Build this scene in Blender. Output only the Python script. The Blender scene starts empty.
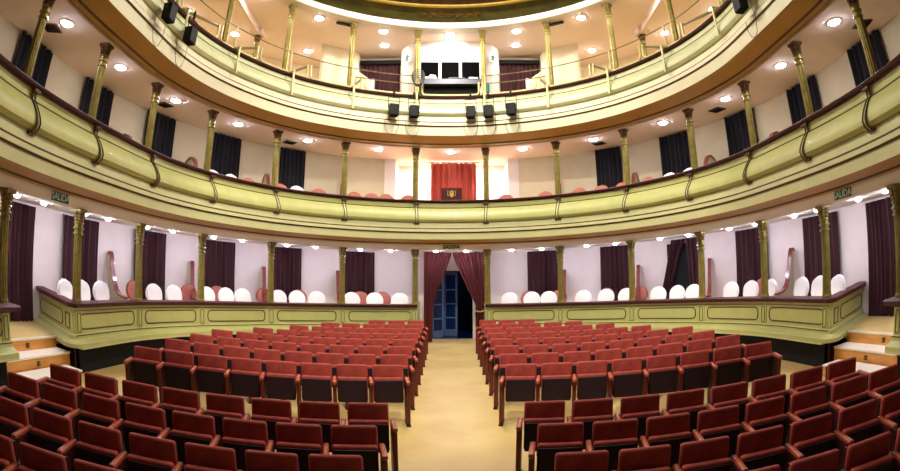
import bpy, bmesh, math, random
from math import sin, cos, pi, radians, atan2, hypot
from mathutils import Vector, Matrix
random.seed(7)
scene = bpy.context.scene
COL = scene.collection

# ------------------------------------------------------------------ materials
def lin(c):
    return tuple((x / 255 / 12.92) if x / 255 <= .04045 else ((x / 255 + .055) / 1.055) ** 2.4 for x in c)

def mat(name, rgb, rough=.6, metal=0., noise=0., nscale=8., bump=0., bscale=60., sheen=0., emit=None, estr=0., stretch=None, coat=0., rgb2=None):
    m = bpy.data.materials.new(name); m.use_nodes = True
    nt = m.node_tree; b = nt.nodes['Principled BSDF']
    c = (*lin(rgb), 1)
    b.inputs['Base Color'].default_value = c
    b.inputs['Roughness'].default_value = rough
    b.inputs['Metallic'].default_value = metal
    b.inputs['Sheen Weight'].default_value = sheen
    b.inputs['Coat Weight'].default_value = coat
    if sheen:
        b.inputs['Sheen Roughness'].default_value = .35
        b.inputs['Sheen Tint'].default_value = (*lin(tuple(min(255, int(x * 1.5 + 40)) for x in rgb)), 1)
    if emit:
        b.inputs['Emission Color'].default_value = (*lin(emit), 1); b.inputs['Emission Strength'].default_value = estr
    if noise or bump:
        tc = nt.nodes.new('ShaderNodeTexCoord'); mp = nt.nodes.new('ShaderNodeMapping')
        nt.links.new(tc.outputs['Object'], mp.inputs['Vector'])
        if stretch: mp.inputs['Scale'].default_value = stretch
    if noise:
        n = nt.nodes.new('ShaderNodeTexNoise'); n.inputs['Scale'].default_value = nscale; n.inputs['Detail'].default_value = 5
        nt.links.new(mp.outputs['Vector'], n.inputs['Vector'])
        r = nt.nodes.new('ShaderNodeValToRGB')
        r.color_ramp.elements[0].position = .3; r.color_ramp.elements[1].position = .7
        c2 = lin(rgb2) if rgb2 else tuple(x * (1 - noise) for x in c[:3])
        r.color_ramp.elements[0].color = (*c2, 1); r.color_ramp.elements[1].color = c
        nt.links.new(n.outputs['Fac'], r.inputs['Fac']); nt.links.new(r.outputs['Color'], b.inputs['Base Color'])
    if bump:
        n2 = nt.nodes.new('ShaderNodeTexNoise'); n2.inputs['Scale'].default_value = bscale; n2.inputs['Detail'].default_value = 3
        nt.links.new(mp.outputs['Vector'], n2.inputs['Vector'])
        bp = nt.nodes.new('ShaderNodeBump'); bp.inputs['Strength'].default_value = bump; bp.inputs['Distance'].default_value = .01
        nt.links.new(n2.outputs['Fac'], bp.inputs['Height']); nt.links.new(bp.outputs['Normal'], b.inputs['Normal'])
    return m

M = {
 'floor': mat('beige_linoleum', (220, 194, 124), .38, noise=.2, nscale=1.3, bump=.05, bscale=30, rgb2=(204, 170, 104)),
 'green': mat('yellow_green_paint', (198, 198, 122), .38, noise=.10, nscale=3.5, bump=.05, bscale=14, coat=.15),
 'cream': mat('cream_paint', (210, 208, 148), .45, noise=.08, nscale=3),
 'green3': mat('pale_green_cream', (206, 208, 158), .38, noise=.10, nscale=3.5, bump=.05, bscale=14, coat=.15),  # paler version of the green, used on the upper balcony front
 'cream3': mat('pale_cream', (222, 216, 178), .45, noise=.08, nscale=3),  # paler version of the cream, used on the upper cornice
 'ochre': mat('ochre_gilt_paint', (186, 142, 64), .4, noise=.12, nscale=2),
 'line': mat('brown_gilt_line', (84, 50, 14), .45, noise=.2, nscale=9),
 'rail': mat('maroon_rail_velvet', (72, 16, 16), .6, noise=.3, nscale=10, sheen=.3),
 'white': mat('white_plaster', (236, 226, 214), .7, noise=.05, nscale=2),
 'ceil': mat('gallery_ceiling_plaster', (246, 226, 214), .8, noise=.04, nscale=1.5),
 'wall1': mat('pinkish_white_wall', (238, 222, 214), .8, noise=.06, nscale=2.5),
 'wall2': mat('beige_gallery_wall', (210, 196, 162), .8, noise=.10, nscale=2.2),
 'wall3': mat('cream_upper_wall', (236, 220, 186), .8, noise=.06, nscale=2),
 'dark': mat('black_paint_and_shade', (5, 4, 5), .9, noise=.2, nscale=4),  # real black parts, and shade put into colour for recesses and openings
 'gold': mat('aged_gold_paint', (156, 142, 68), .34, metal=.35, noise=.3, nscale=9, bump=.1, bscale=40, rgb2=(124, 108, 44)),
 'bronze': mat('bronze_capital', (112, 78, 44), .42, metal=.4, noise=.6, nscale=30, bump=.8, bscale=55, rgb2=(60, 36, 20)),
 'gcap': mat('gilded_capital', (160, 142, 70), .38, metal=.35, noise=.6, nscale=30, bump=.8, bscale=55, rgb2=(92, 76, 32)),
 'velvet': mat('orange_red_velvet', (184, 74, 52), .8, noise=.25, nscale=9, sheen=.3, rgb2=(150, 54, 46)),
 'arm': mat('varnished_red_wood', (200, 96, 60), .35, noise=.3, nscale=12, coat=.3, rgb2=(160, 68, 42)),
 'shell': mat('dark_plum_seat_shell', (44, 14, 26), .55, noise=.3, nscale=8),
 'edge': mat('red_brown_frame_edge', (118, 42, 30), .45, noise=.3, nscale=8),
 'frame': mat('dark_red_side_frame', (72, 20, 22), .5, noise=.3, nscale=8),
 'curt1': mat('maroon_velvet_curtain', (58, 9, 18), .85, noise=.3, nscale=6, sheen=.35, stretch=(1, 1, .2)),
 'curt2': mat('midnight_velvet_curtain', (15, 10, 20), .9, noise=.3, nscale=6, sheen=.1, stretch=(1, 1, .2)),
 'curtd': mat('red_velvet_door_curtain', (88, 18, 14), .8, noise=.35, nscale=7, sheen=.4, stretch=(1, 1, .2)),
 'curtr': mat('crimson_satin_curtain', (200, 84, 66), .5, noise=.35, nscale=7, sheen=.4, stretch=(1, 1, .2)),
 'cover': mat('white_chair_cover', (244, 236, 226), .8, noise=.05, nscale=8),
 'pink': mat('salmon_chair_velvet', (180, 100, 84), .75, noise=.15, nscale=8, sheen=.3),
 'pinkrim': mat('pinkish_red_varnish', (128, 52, 42), .35, noise=.25, nscale=9, coat=.4),
 'gwood': mat('gilt_chair_wood', (150, 90, 40), .4, noise=.3, nscale=14),
 'black': mat('black_lamp_metal', (4, 4, 6), .5, metal=.0, noise=.2, nscale=10),
 'cable': mat('dark_cable_rubber', (40, 44, 30), .6, noise=.2, nscale=20),
 'tube': mat('cream_painted_tube', (214, 204, 138), .35, noise=.12, nscale=12),
 'tubed': mat('olive_painted_tube', (120, 112, 62), .4, noise=.2, nscale=12),
 'steel': mat('brushed_steel', (62, 61, 68), .35, metal=.5, noise=.15, nscale=14),
 'step': mat('varnished_orange_wood', (236, 172, 84), .4, noise=.25, nscale=3, stretch=(1, 1, 6), rgb2=(212, 140, 60)),
 'tread': mat('pale_lit_tread', (248, 240, 216), .45, noise=.1, nscale=4),  # strong light on the steps is put into this pale colour
 'vent': mat('dark_vent_metal', (70, 50, 34), .5, noise=.2, nscale=20),
 'glass': mat('dark_window_glass', (1, 1, 2), .5, noise=.1, nscale=2),
 'bglass': mat('blue_night_glass', (16, 42, 96), .12, noise=.3, nscale=3),
 'bframe': mat('blue_grey_door_frame', (92, 116, 156), .4, noise=.1, nscale=8),
 'signg': mat('dark_green_sign', (16, 60, 44), .5, noise=.1, nscale=10),
 'signt': mat('pale_sign_lettering', (196, 226, 206), .5, noise=.03, nscale=10),
 'lamp': mat('lit_downlight_lens', (255, 255, 255), .5, emit=(236, 236, 255), estr=165),
 'lampl': mat('lit_small_downlight_lens', (255, 255, 255), .5, emit=(226, 228, 255), estr=400),
 'lampu': mat('lit_upper_downlight_lens', (255, 255, 255), .5, emit=(246, 240, 240), estr=150),
 'trimw': mat('white_downlight_ring', (240, 236, 230), .4, noise=.04, nscale=10),
 'olive': mat('olive_painted_ceiling', (196, 184, 92), .7, noise=.35, nscale=2.2, rgb2=(150, 144, 78)),
 'goldr': mat('gilded_ring', (204, 164, 70), .4, metal=.3, noise=.3, nscale=6),
 'scroll': mat('faded_orange_scroll', (176, 118, 44), .7, noise=.5, nscale=6, rgb2=(150, 130, 60)),
 'brownc': mat('brown_painted_dome', (104, 64, 24), .7, noise=.5, nscale=5, rgb2=(60, 34, 14)),
 'teal': mat('teal_plastic', (30, 128, 108), .4, noise=.2, nscale=9),
 'crest': mat('dark_red_crest_cloth', (70, 14, 14), .8, noise=.2, nscale=8),
 'plaque': mat('dark_plate', (40, 30, 24), .5, noise=.2, nscale=20),
 'paper': mat('white_paper', (238, 238, 240), .7, noise=.03, nscale=9),
}

M['glass'].node_tree.nodes['Principled BSDF'].inputs['Specular IOR Level'].default_value = .02
M['black'].node_tree.nodes['Principled BSDF'].inputs['Specular IOR Level'].default_value = .2
# ------------------------------------------------------------------ mesh builder
class MB:
    def __init__(s): s.v = []; s.f = []
    def add(s, vs, fs):
        o = len(s.v); s.v += [tuple(p) for p in vs]; s.f += [tuple(i + o for i in f) for f in fs]; return s
    def box(s, c, size, rz=0., rx=0., bevel=0.):
        if bevel:
            bm = bmesh.new(); bmesh.ops.create_cube(bm, size=1)
            for v in bm.verts: v.co = Vector((v.co.x * size[0], v.co.y * size[1], v.co.z * size[2]))
            bmesh.ops.bevel(bm, geom=bm.edges[:], offset=bevel, segments=3, profile=.5, affect='EDGES')
            R = Matrix.Rotation(rz, 3, 'Z') @ Matrix.Rotation(rx, 3, 'X')
            bm.verts.index_update()
            vs = [R @ v.co + Vector(c) for v in bm.verts]; fs = [[v.index for v in f.verts] for f in bm.faces]; bm.free()
            return s.add(vs, fs)
        R = Matrix.Rotation(rz, 3, 'Z') @ Matrix.Rotation(rx, 3, 'X')
        h = [x / 2 for x in size]
        vs = [R @ Vector((a * h[0], b * h[1], k * h[2])) + Vector(c) for a in (-1, 1) for b in (-1, 1) for k in (-1, 1)]
        return s.add(vs, [(0, 1, 3, 2), (4, 6, 7, 5), (0, 4, 5, 1), (2, 3, 7, 6), (0, 2, 6, 4), (1, 5, 7, 3)])
    def lathe(s, prof, c=(0, 0, 0), n=16, lobes=0, amp=0., axis='z'):
        vs = []; fs = []
        for r, z in prof:
            for i in range(n):
                a = 2 * pi * i / n
                rr = r * (1 + (amp * cos(lobes * a) if lobes else 0))
                p = (rr * cos(a), rr * sin(a), z) if axis == 'z' else (rr * cos(a), z, rr * sin(a))
                vs.append((p[0] + c[0], p[1] + c[1], p[2] + c[2]))
        for j in range(len(prof) - 1):
            for i in range(n):
                a, b = j * n + i, j * n + (i + 1) % n
                fs.append((a, b, b + n, a + n))
        fs.append(tuple(range(n))[::-1]); fs.append(tuple((len(prof) - 1) * n + i for i in range(n)))
        return s.add(vs, fs)
    def tube(s, pts, r, n=6, closed=False):
        P = [Vector(p) for p in pts]; L = len(P); vs = []; fs = []; prev = None
        for i in range(L):
            t = (P[(i + 1) % L] - P[i - 1]) if closed else (P[min(i + 1, L - 1)] - P[max(i - 1, 0)])
            t = t.normalized() if t.length > 1e-9 else Vector((0, 0, 1))
            if prev is None:
                u = t.cross(Vector((0, 0, 1)));
                if u.length < .1: u = t.cross(Vector((1, 0, 0)))
            else: u = prev - t * prev.dot(t)
            u.normalize(); prev = u; w = t.cross(u)
            for k in range(n):
                a = 2 * pi * k / n; vs.append(P[i] + u * (r * cos(a)) + w * (r * sin(a)))
        m = L if closed else L - 1
        for i in range(m):
            for k in range(n):
                a = i * n + k; b = i * n + (k + 1) % n; j = ((i + 1) % L) * n
                fs.append((a, b, j + (k + 1) % n, j + k))
        if not closed: fs.append(tuple(range(n))[::-1]); fs.append(tuple((L - 1) * n + k for k in range(n)))
        return s.add(vs, fs)
    def prism(s, poly, frame):
        """poly: list of 2D, extruded; frame(u,v,k) -> point, k = 0/1"""
        n = len(poly)
        vs = [frame(u, v, 0) for u, v in poly] + [frame(u, v, 1) for u, v in poly]
        fs = [tuple(range(n))[::-1], tuple(range(n, 2 * n))] + [(i, (i + 1) % n, n + (i + 1) % n, n + i) for i in range(n)]
        return s.add(vs, fs)
    def build(s, name, m, parent=None, smooth=False, keep=False):
        me = bpy.data.meshes.new(name); ob = bpy.data.objects.new(name, me)
        vs = [Vector(p) for p in s.v]
        if parent is not None:
            inv = W(parent).inverted(); vs = [inv @ p for p in vs]; ob.parent = parent
        elif not keep:
            x = [p.x for p in vs]; y = [p.y for p in vs]; z = [p.z for p in vs]
            o = Vector(((min(x) + max(x)) / 2, (min(y) + max(y)) / 2, min(z))); vs = [p - o for p in vs]; ob.location = o
        me.from_pydata(vs, [], s.f)
        bm = bmesh.new(); bm.from_mesh(me); bmesh.ops.remove_doubles(bm, verts=bm.verts, dist=1e-6)
        bmesh.ops.recalc_face_normals(bm, faces=bm.faces)
        for f in bm.faces: f.smooth = smooth
        if smooth:
            for e in bm.edges:
                if len(e.link_faces) == 2 and e.calc_face_angle(0) > radians(38): e.smooth = False
        bm.to_mesh(me); bm.free()
        me.materials.append(M[m] if isinstance(m, str) else m)
        COL.objects.link(ob); return ob

def W(o):
    m = Matrix.Translation(o.location) @ Matrix.Rotation(o.rotation_euler.z, 4, 'Z')
    return W(o.parent) @ m if o.parent else m

def tag(o, label, cat, group=None, kind=None):
    o['label'] = label; o['category'] = cat
    if group: o['group'] = group
    if kind: o['kind'] = kind
    return o
def thing(name, label, cat, loc=(0, 0, 0), rz=0., group=None):
    o = bpy.data.objects.new(name, None); o.empty_display_size = .1; COL.objects.link(o)
    o.location = loc; o.rotation_euler = (0, 0, rz); return tag(o, label, cat, group)
def struct(o): o['kind'] = 'structure'; return o
KIDS = {}
def kids(o):
    return [c for c in COL.objects if c.parent == o]
def dup(root, loc, rz, label=None, ch=None):
    def cp(o, parent):
        c = o.copy(); COL.objects.link(c); c.parent = parent
        for k in KIDS.setdefault(o.name, kids(o)): cp(k, c)
        return c
    KIDS.setdefault(root.name, kids(root))
    r = cp(root, None); r.location = loc; r.rotation_euler = (0, 0, rz)
    if label: r['label'] = label
    return r
ORD = ['zeroth', 'first', 'second', 'third', 'fourth', 'fifth', 'sixth', 'seventh', 'eighth', 'ninth', 'tenth', 'eleventh', 'twelfth', 'thirteenth', 'fourteenth', 'fifteenth']

# ------------------------------------------------------------------ horseshoe plan
half = [(.987, 13.80), (2.882, 13.132), (4.462, 11.907), (5.552, 10.178), (6.041, 8.323), (6.017, 6.36), (5.88, 4.5), (5.6, 3.1), (5.15, 1.8), (4.6, .7)]
P = [(-a, b) for a, b in half[::-1]] + half
Q = [(2 * P[0][0] - P[1][0], 2 * P[0][1] - P[1][1])] + P + [(2 * P[-1][0] - P[-2][0], 2 * P[-1][1] - P[-2][1])]
D = []
for i in range(1, len(Q) - 2):
    a, b, c, d = [Vector(q) for q in Q[i - 1:i + 3]]
    for k in range(40):
        t = k / 40
        D.append(.5 * ((2 * b) + (c - a) * t + (2 * a - 5 * b + 4 * c - d) * t * t + (3 * b - a - 3 * c + d) * t ** 3))
D.append(Vector(Q[-2]))
S = [0.]
for i in range(1, len(D)): S.append(S[-1] + (D[i] - D[i - 1]).length)
S = [x - S[-1] / 2 for x in S]
import bisect
def base(s):
    i = min(max(bisect.bisect(S, s) - 1, 0), len(D) - 2)
    return D[i].lerp(D[i + 1], (s - S[i]) / (S[i + 1] - S[i]))
def nrm(s):
    t = (base(s + .12) - base(s - .12)); t.normalize(); return Vector((t.y, -t.x))   # towards the auditorium
def at(s, d, z):
    p = base(s) + nrm(s) * d; return Vector((p.x, p.y, z))
def face(s):     # rotation that turns local -y towards the auditorium
    n = nrm(s); return atan2(n.x, -n.y)
CS = [.992, 3.01, 5.018, 7.07, 8.996, 10.961, 12.827]
def srange(a, b, step=.12):
    n = max(2, int(abs(b - a) / step) + 1); return [a + (b - a) * i / (n - 1) for i in range(n)]
def sweep(mb, prof, s0, s1, closed=True, step=.12):
    """prof list of (d,z) swept along the horseshoe"""
    ss = srange(s0, s1, step); n = len(prof); vs = []; fs = []
    for s in ss: vs += [at(s, d, z) for d, z in prof]
    for j in range(len(ss) - 1):
        for i in range(n if closed else n - 1):
            a = j * n + i; b = j * n + (i + 1) % n
            fs.append((a, b, b + n, a + n))
    if closed: fs.append(tuple(range(n))); fs.append(tuple((len(ss) - 1) * n + i for i in range(n))[::-1])
    return mb.add(vs, fs)
def sw(prof, s0, s1, name, m, parent=None, smooth=False, keep=False):
    return sweep(MB(), prof, s0, s1).build(name, m, parent, smooth, keep)
def R4(d0, d1, z0, z1): return [(d0, z0), (d1, z0), (d1, z1), (d0, z1)]
def shell(prof, t=.03, sign=-1):   # close an open profile by giving it thickness towards the outside
    return prof + [(d + sign * t, z) for d, z in prof[::-1]]
SE = 16.2      # how far the galleries run towards the stage

# ------------------------------------------------------------------ camera (lens-shifted equisolid fisheye, cropped photo)
CX, CZ = -.0747, 2.28
pi_, ro_, ya_ = .2809075, -.0047375, -.004162
def mrot(a, ax): return Matrix.Rotation(a, 3, ax)
def inv(v):
    x, y, z = v
    c, s = cos(ro_), sin(ro_); x, z = c * x - s * z, s * x + c * z
    c, s = cos(pi_), sin(pi_); y, z = c * y - s * z, s * y + c * z
    c, s = cos(ya_), sin(ya_); x, y = c * x - s * y, s * x + c * y
    return Vector((x, y, z))
cd = bpy.data.cameras.new('camera'); cam = bpy.data.objects.new('camera', cd); COL.objects.link(cam); scene.camera = cam
cd.type = 'PANO'; cd.panorama_type = 'FISHEYE_EQUISOLID'; cd.fisheye_lens = 20.03; cd.fisheye_fov = pi; cd.sensor_width = 36
cd.shift_y = -108.67 / 471; cd.clip_start = .05
R = Matrix((inv((1, 0, 0)), inv((0, 0, 1)), -inv((0, 1, 0)))).transposed()
cam.matrix_world = Matrix.Translation((CX, 0, CZ)) @ R.to_4x4()

# ------------------------------------------------------------------ setting: floor, walls, ceilings
def fz(y): return -.055 * max(0., 6.2 - y)
mb = MB()
ys = [-2, 1, 3, 4.6, 6.2, 9, 15.55]
vs = []
for y in ys:
    vs += [(-7.6, y, fz(y)), (7.6, y, fz(y)), (7.6, y, fz(y) - .15), (-7.6, y, fz(y) - .15)]
fs = []
for j in range(len(ys) - 1):
    for i in range(4):
        a = j * 4 + i; b = j * 4 + (i + 1) % 4; fs.append((a, b, b + 4, a + 4))
fs += [(0, 1, 2, 3), tuple(len(vs) - 4 + i for i in range(4))[::-1]]
mb.add(vs, fs); struct(mb.build('floor', 'floor', keep=True))

Z1F, Z1C, Z2F, Z2C, Z3F, Z3C = .58, 2.753, 3.25, 5.62, 6.15, 9.31
DW = -1.65
# lower tier wall, with the door opening in the middle
for a, b, nm in ((-SE, -.62, 'wall_left_lower'), (.68, SE, 'wall_right_lower')):
    struct(sw(R4(DW - .15, DW, -.3, Z1C + .1), a, b, nm, 'wall1', keep=True))
struct(MB().box((.03, 15.62, 2.50), (1.34, .17, .62)).build('wall_back_lower', 'wall1', keep=True))
struct(sw(R4(DW - .3, .05, Z1C, Z1C + .06), -SE, SE, 'ceiling_lower', 'white', keep=True))
for a, b, nm in ((-11.0, -1.02, 'floor_box_left'), (1.02, 11.0, 'floor_box_right'), (-SE, -12.8, 'floor_front_box_left'), (12.8, SE, 'floor_front_box_right')):
    struct(sw(R4(DW, -.1, .44, Z1F), a, b, nm, 'floor', keep=True))
for a, b, nm in ((-10.95, -1.02, 'baseboard_left'), (1.02, 10.95, 'baseboard_right'), (-SE, -12.85, 'baseboard_front_left'), (12.85, SE, 'baseboard_front_right')):
    struct(sw(R4(-.15, .0, -.3, .48), a, b, nm, 'dark', keep=True))
# middle tier
struct(sw(R4(DW - .3, .35, Z2F - .12, Z2F), -SE, SE, 'floor_middle_gallery', 'floor', keep=True))
for a, b, nm in ((-SE, -1.53, 'wall_left_middle'), (1.60, SE, 'wall_right_middle')):
    struct(sw(R4(DW - .15, DW, Z2F, Z2C + .05), a, b, nm, 'wall2', keep=True))
struct(sw(R4(DW - 1.4, .15, Z2C, Z2C + .06), -SE, SE, 'ceiling_middle', 'ceil', keep=True))
m = MB(); m.box((.03, 16.35, 4.45), (3.9, .1, 2.5)); m.box((-1.88, 15.80, 4.45), (.34, 1.2, 2.5)); m.box((1.95, 15.80, 4.45), (.34, 1.2, 2.5))
struct(m.build('wall_back_middle', 'white', keep=True))
struct(MB().box((.03, 15.95, 3.2), (3.9, .95, .1)).build('floor_centre_box', 'floor', keep=True))
# upper tier
struct(sw(R4(-3.9, .35, Z3F - .12, Z3F), -SE, SE, 'floor_upper_gallery', 'floor', keep=True))
struct(sw(R4(-4.1, -3.9, Z3F, Z3C + .1), -SE, -2.6, 'wall_left_upper', 'wall3', keep=True))
struct(sw(R4(-4.1, -3.9, Z3F, Z3C + .1), 2.6, SE, 'wall_right_upper', 'wall3', keep=True))
struct(MB().box((0, 15.85, 7.75), (6.3, .12, 3.2)).build('wall_back_upper', 'wall3', keep=True))
struct(sw(R4(-4.1, .0, Z3C, Z3C + .08), -SE, SE, 'ceiling_upper', 'ceil', keep=True))
# blocks beside the upper curtains (technician rooms)
for sx, nm in ((-1, 'wall_left_block'), (1, 'wall_right_block')):
    poly = [(-4.2 * 1, 14.5), (-3.1, 15.27), (-3.1, 15.8), (-4.2, 17.0)]
    m = MB(); m.prism(poly, lambda u, v, k: (u * -sx, v, Z3F + k * (Z3C - Z3F)))
    struct(m.build(nm, 'wall3', keep=True))
# house ceiling: rim, painted cove
struct(sw([(-.02, Z3C), (.32, Z3C), (.36, Z3C + .06), (.36, Z3C + .17), (-.02, Z3C + .17)], -SE, SE, 'trim_ceiling_rim', 'white', keep=True))
struct(sw(R4(-1.5, -1.42, Z3C + .1, 10.45), -SE, SE, 'wall_cove', 'dark', keep=True))  # black colour stands in for the shadow behind the rim
struct(sw(R4(-1.5, -.36, 10.4, 10.45), -SE, SE, 'ceiling_olive_ring', 'olive', keep=True))
struct(sw([(-.36, 10.4), (-.34, 10.36), (-.24, 10.34), (-.16, 10.37), (-.16, 10.45), (-.36, 10.45)], -SE, SE, 'trim_gilded_ring', 'goldr', keep=True))
ss = srange(-SE, SE, .3)
m = MB(); vs = [at(s, -.16, 10.42) for s in ss]; vs2 = [v + Vector((0, 0, .06)) for v in vs]; n = len(vs)
m.add(vs + vs2, [tuple(range(n)), tuple(range(n, 2 * n))[::-1]] + [(i, (i + 1) % n, n + (i + 1) % n, n + i) for i in range(n)])
struct(m.build('ceiling', 'brownc', keep=True))
# painted scroll motif in the middle of the olive ring
m = MB()
for k in range(-3, 4):
    for a in (0, 1):
        pts = []
        for j in range(14):
            th = j / 13 * 2.2 * pi; r = .13 * (1 - j / 17)
            q = at(k * .26 + r * cos(th) * (1 if a else -1), -.86 + (.0 if a else .12) + r * sin(th), 10.395); pts.append(q)
        m.tube(pts, .014, 5)
struct(m.build('trim_ceiling_scrolls', 'scroll', keep=True))

# ------------------------------------------------------------------ balcony fronts (one thing per gallery)
def roundrect_frame(mb, s0, s1, z0, z1, dfun, r=.13, rad=.011):
    pts = []
    for cx_, cz_, a0 in ((s1 - r, z1 - r, 0), (s0 + r, z1 - r, 90), (s0 + r, z0 + r, 180), (s1 - r, z0 + r, 270)):
        for k in range(6): a = radians(a0 + 90 * k / 5); pts.append((cx_ + r * cos(a), cz_ + r * sin(a)))
    full = []
    for i in range(len(pts)):
        p, q = pts[i], pts[(i + 1) % len(pts)]; n = max(1, int(hypot(q[0] - p[0], q[1] - p[1]) / .1))
        for k in range(n): full.append((p[0] + (q[0] - p[0]) * k / n, p[1] + (q[1] - p[1]) * k / n))
    mb.tube([at(s, dfun, z) for s, z in full], rad, 6, closed=True)

def gallery(zr, k, label, zc, led, ochre_d, grp, bracket_mat, x3=False):
    t = thing('balcony_front', label, 'balcony', (0, 13.2, zc))
    zb = zr
    sw([(.42, zb - .07), (.42, zb), (.45, zb + .012), (.65, zb + .012), (.68, zb - .006), (.665, zb - .036), (.60, zb - .045), (.60, zb - .07)], -SE, SE, 'handrail', 'rail', t, True)
    pn = [(.58, zb - .07), (.58, zb - .19), (.60, zb - .21), (.67, zb - .28), (.73, zb - .37), (.765, zb - .46), (.76, zb - .53), (.71, zb - .585), (.62, zb - .60)]
    sw(shell(pn, .12), -SE, SE, 'curved_panel', 'green3' if x3 else 'green', t, True)
    sw([(.575, zb - .21), (.605, zb - .21), (.607, zb - .192), (.575, zb - .19)], -SE, SE, 'upper_bead', 'line', t)
    l0, l1, l2, l3 = led
    pn = [(.60, zb - .59), (.66, zb - .60), (.68, l0 + .02), (.70, l0), (.745, l0 - .015), (.75, l1 + .01), (.72, l1), (.715, l2)]
    sw(shell(pn, .15), -SE, SE, 'cornice', 'cream3' if x3 else 'cream', t)
    sw([(.66, l0 + .016), (.71, l0 + .022), (.735, l0 - .008), (.66, l0 - .008)], -SE, SE, 'cornice_bead', 'line', t)
    sw([(.66, l1 + .012), (.752, l1 + .006), (.735, l1 - .022), (.66, l1 - .022)], -SE, SE, 'lower_cornice_bead', 'line', t)
    pn = [(.715, l2), (.69, l2 - .012), (.67, l2 - .012), (ochre_d + .12, l3 + .035), (ochre_d + .10, l3 + .015), (ochre_d, l3)]
    sw([(d, z) for d, z in pn] + [(ochre_d, l3 + .12), (.6, l2 + .12)], -SE, SE, 'soffit', 'ochre', t)
    sw([(ochre_d + .15, l3 + .05), (ochre_d + .125, l3 + .018), (ochre_d + .105, l3 + .018), (ochre_d + .105, l3 + .06)], -SE, SE, 'soffit_bead', 'line', t)
    if not x3:
        sw([(ochre_d, l3 + .1), (ochre_d, l3), (ochre_d - .02, l3 - .03), (.05, zc), (.0, zc), (.0, l3 + .1)], -SE, SE, 'white_soffit_band', 'white', t)
    return t
# middle gallery
g2 = gallery(4.06, 0, 'curved yellow green balcony front with maroon handrail around the middle gallery', Z1C, (3.29, 3.20, 3.01, 2.885), .34, None, 'cream')
g3 = gallery(6.99, 0, 'curved cream balcony front of the upper gallery with stage lamps hanging on it', Z2C, (6.20, 6.09, 5.825, 5.645), .22, None, 'cream', True)
def bracket(t, s, zr, w=.07):
    m = MB()
    prof = [(.60, zr - .07), (.605, zr - .2), (.66, zr - .25), (.72, zr - .33), (.775, zr - .42), (.80, zr - .5), (.775, zr - .57), (.70, zr - .62)]
    for ds in (-w / 2, w / 2):
        pts = [at(s + ds, d + .006, z) for d, z in prof]; MB().tube(pts, .010, 5).build('bracket_edge', 'line', t, True)
    pr = shell([(d - .005, z) for d, z in prof], .03); vs = []
    for ds in (-w / 2, w / 2): vs += [at(s + ds, d, z) for d, z in pr]
    n = len(pr); m.add(vs, [tuple(range(n)), tuple(range(n, 2 * n))] + [(i, (i + 1) % n, n + (i + 1) % n, n + i) for i in range(n)])
    m.build('bracket', 'cream', t, True)
    MB().box(at(s, .67, zr - .63), (.16, .07, .03), face(s)).build('bracket_foot', 'line', t)
    MB().box(at(s, .635, zr - .085), (.15, .06, .05), face(s), bevel=.01).build('bracket_block', 'line', t)
for s in (1.04, 3.2, 5.32, 7.43, 9.57, 11.5, 13.22):
    for k in (-1, 1): bracket(g2, s * k, 4.06)

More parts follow.
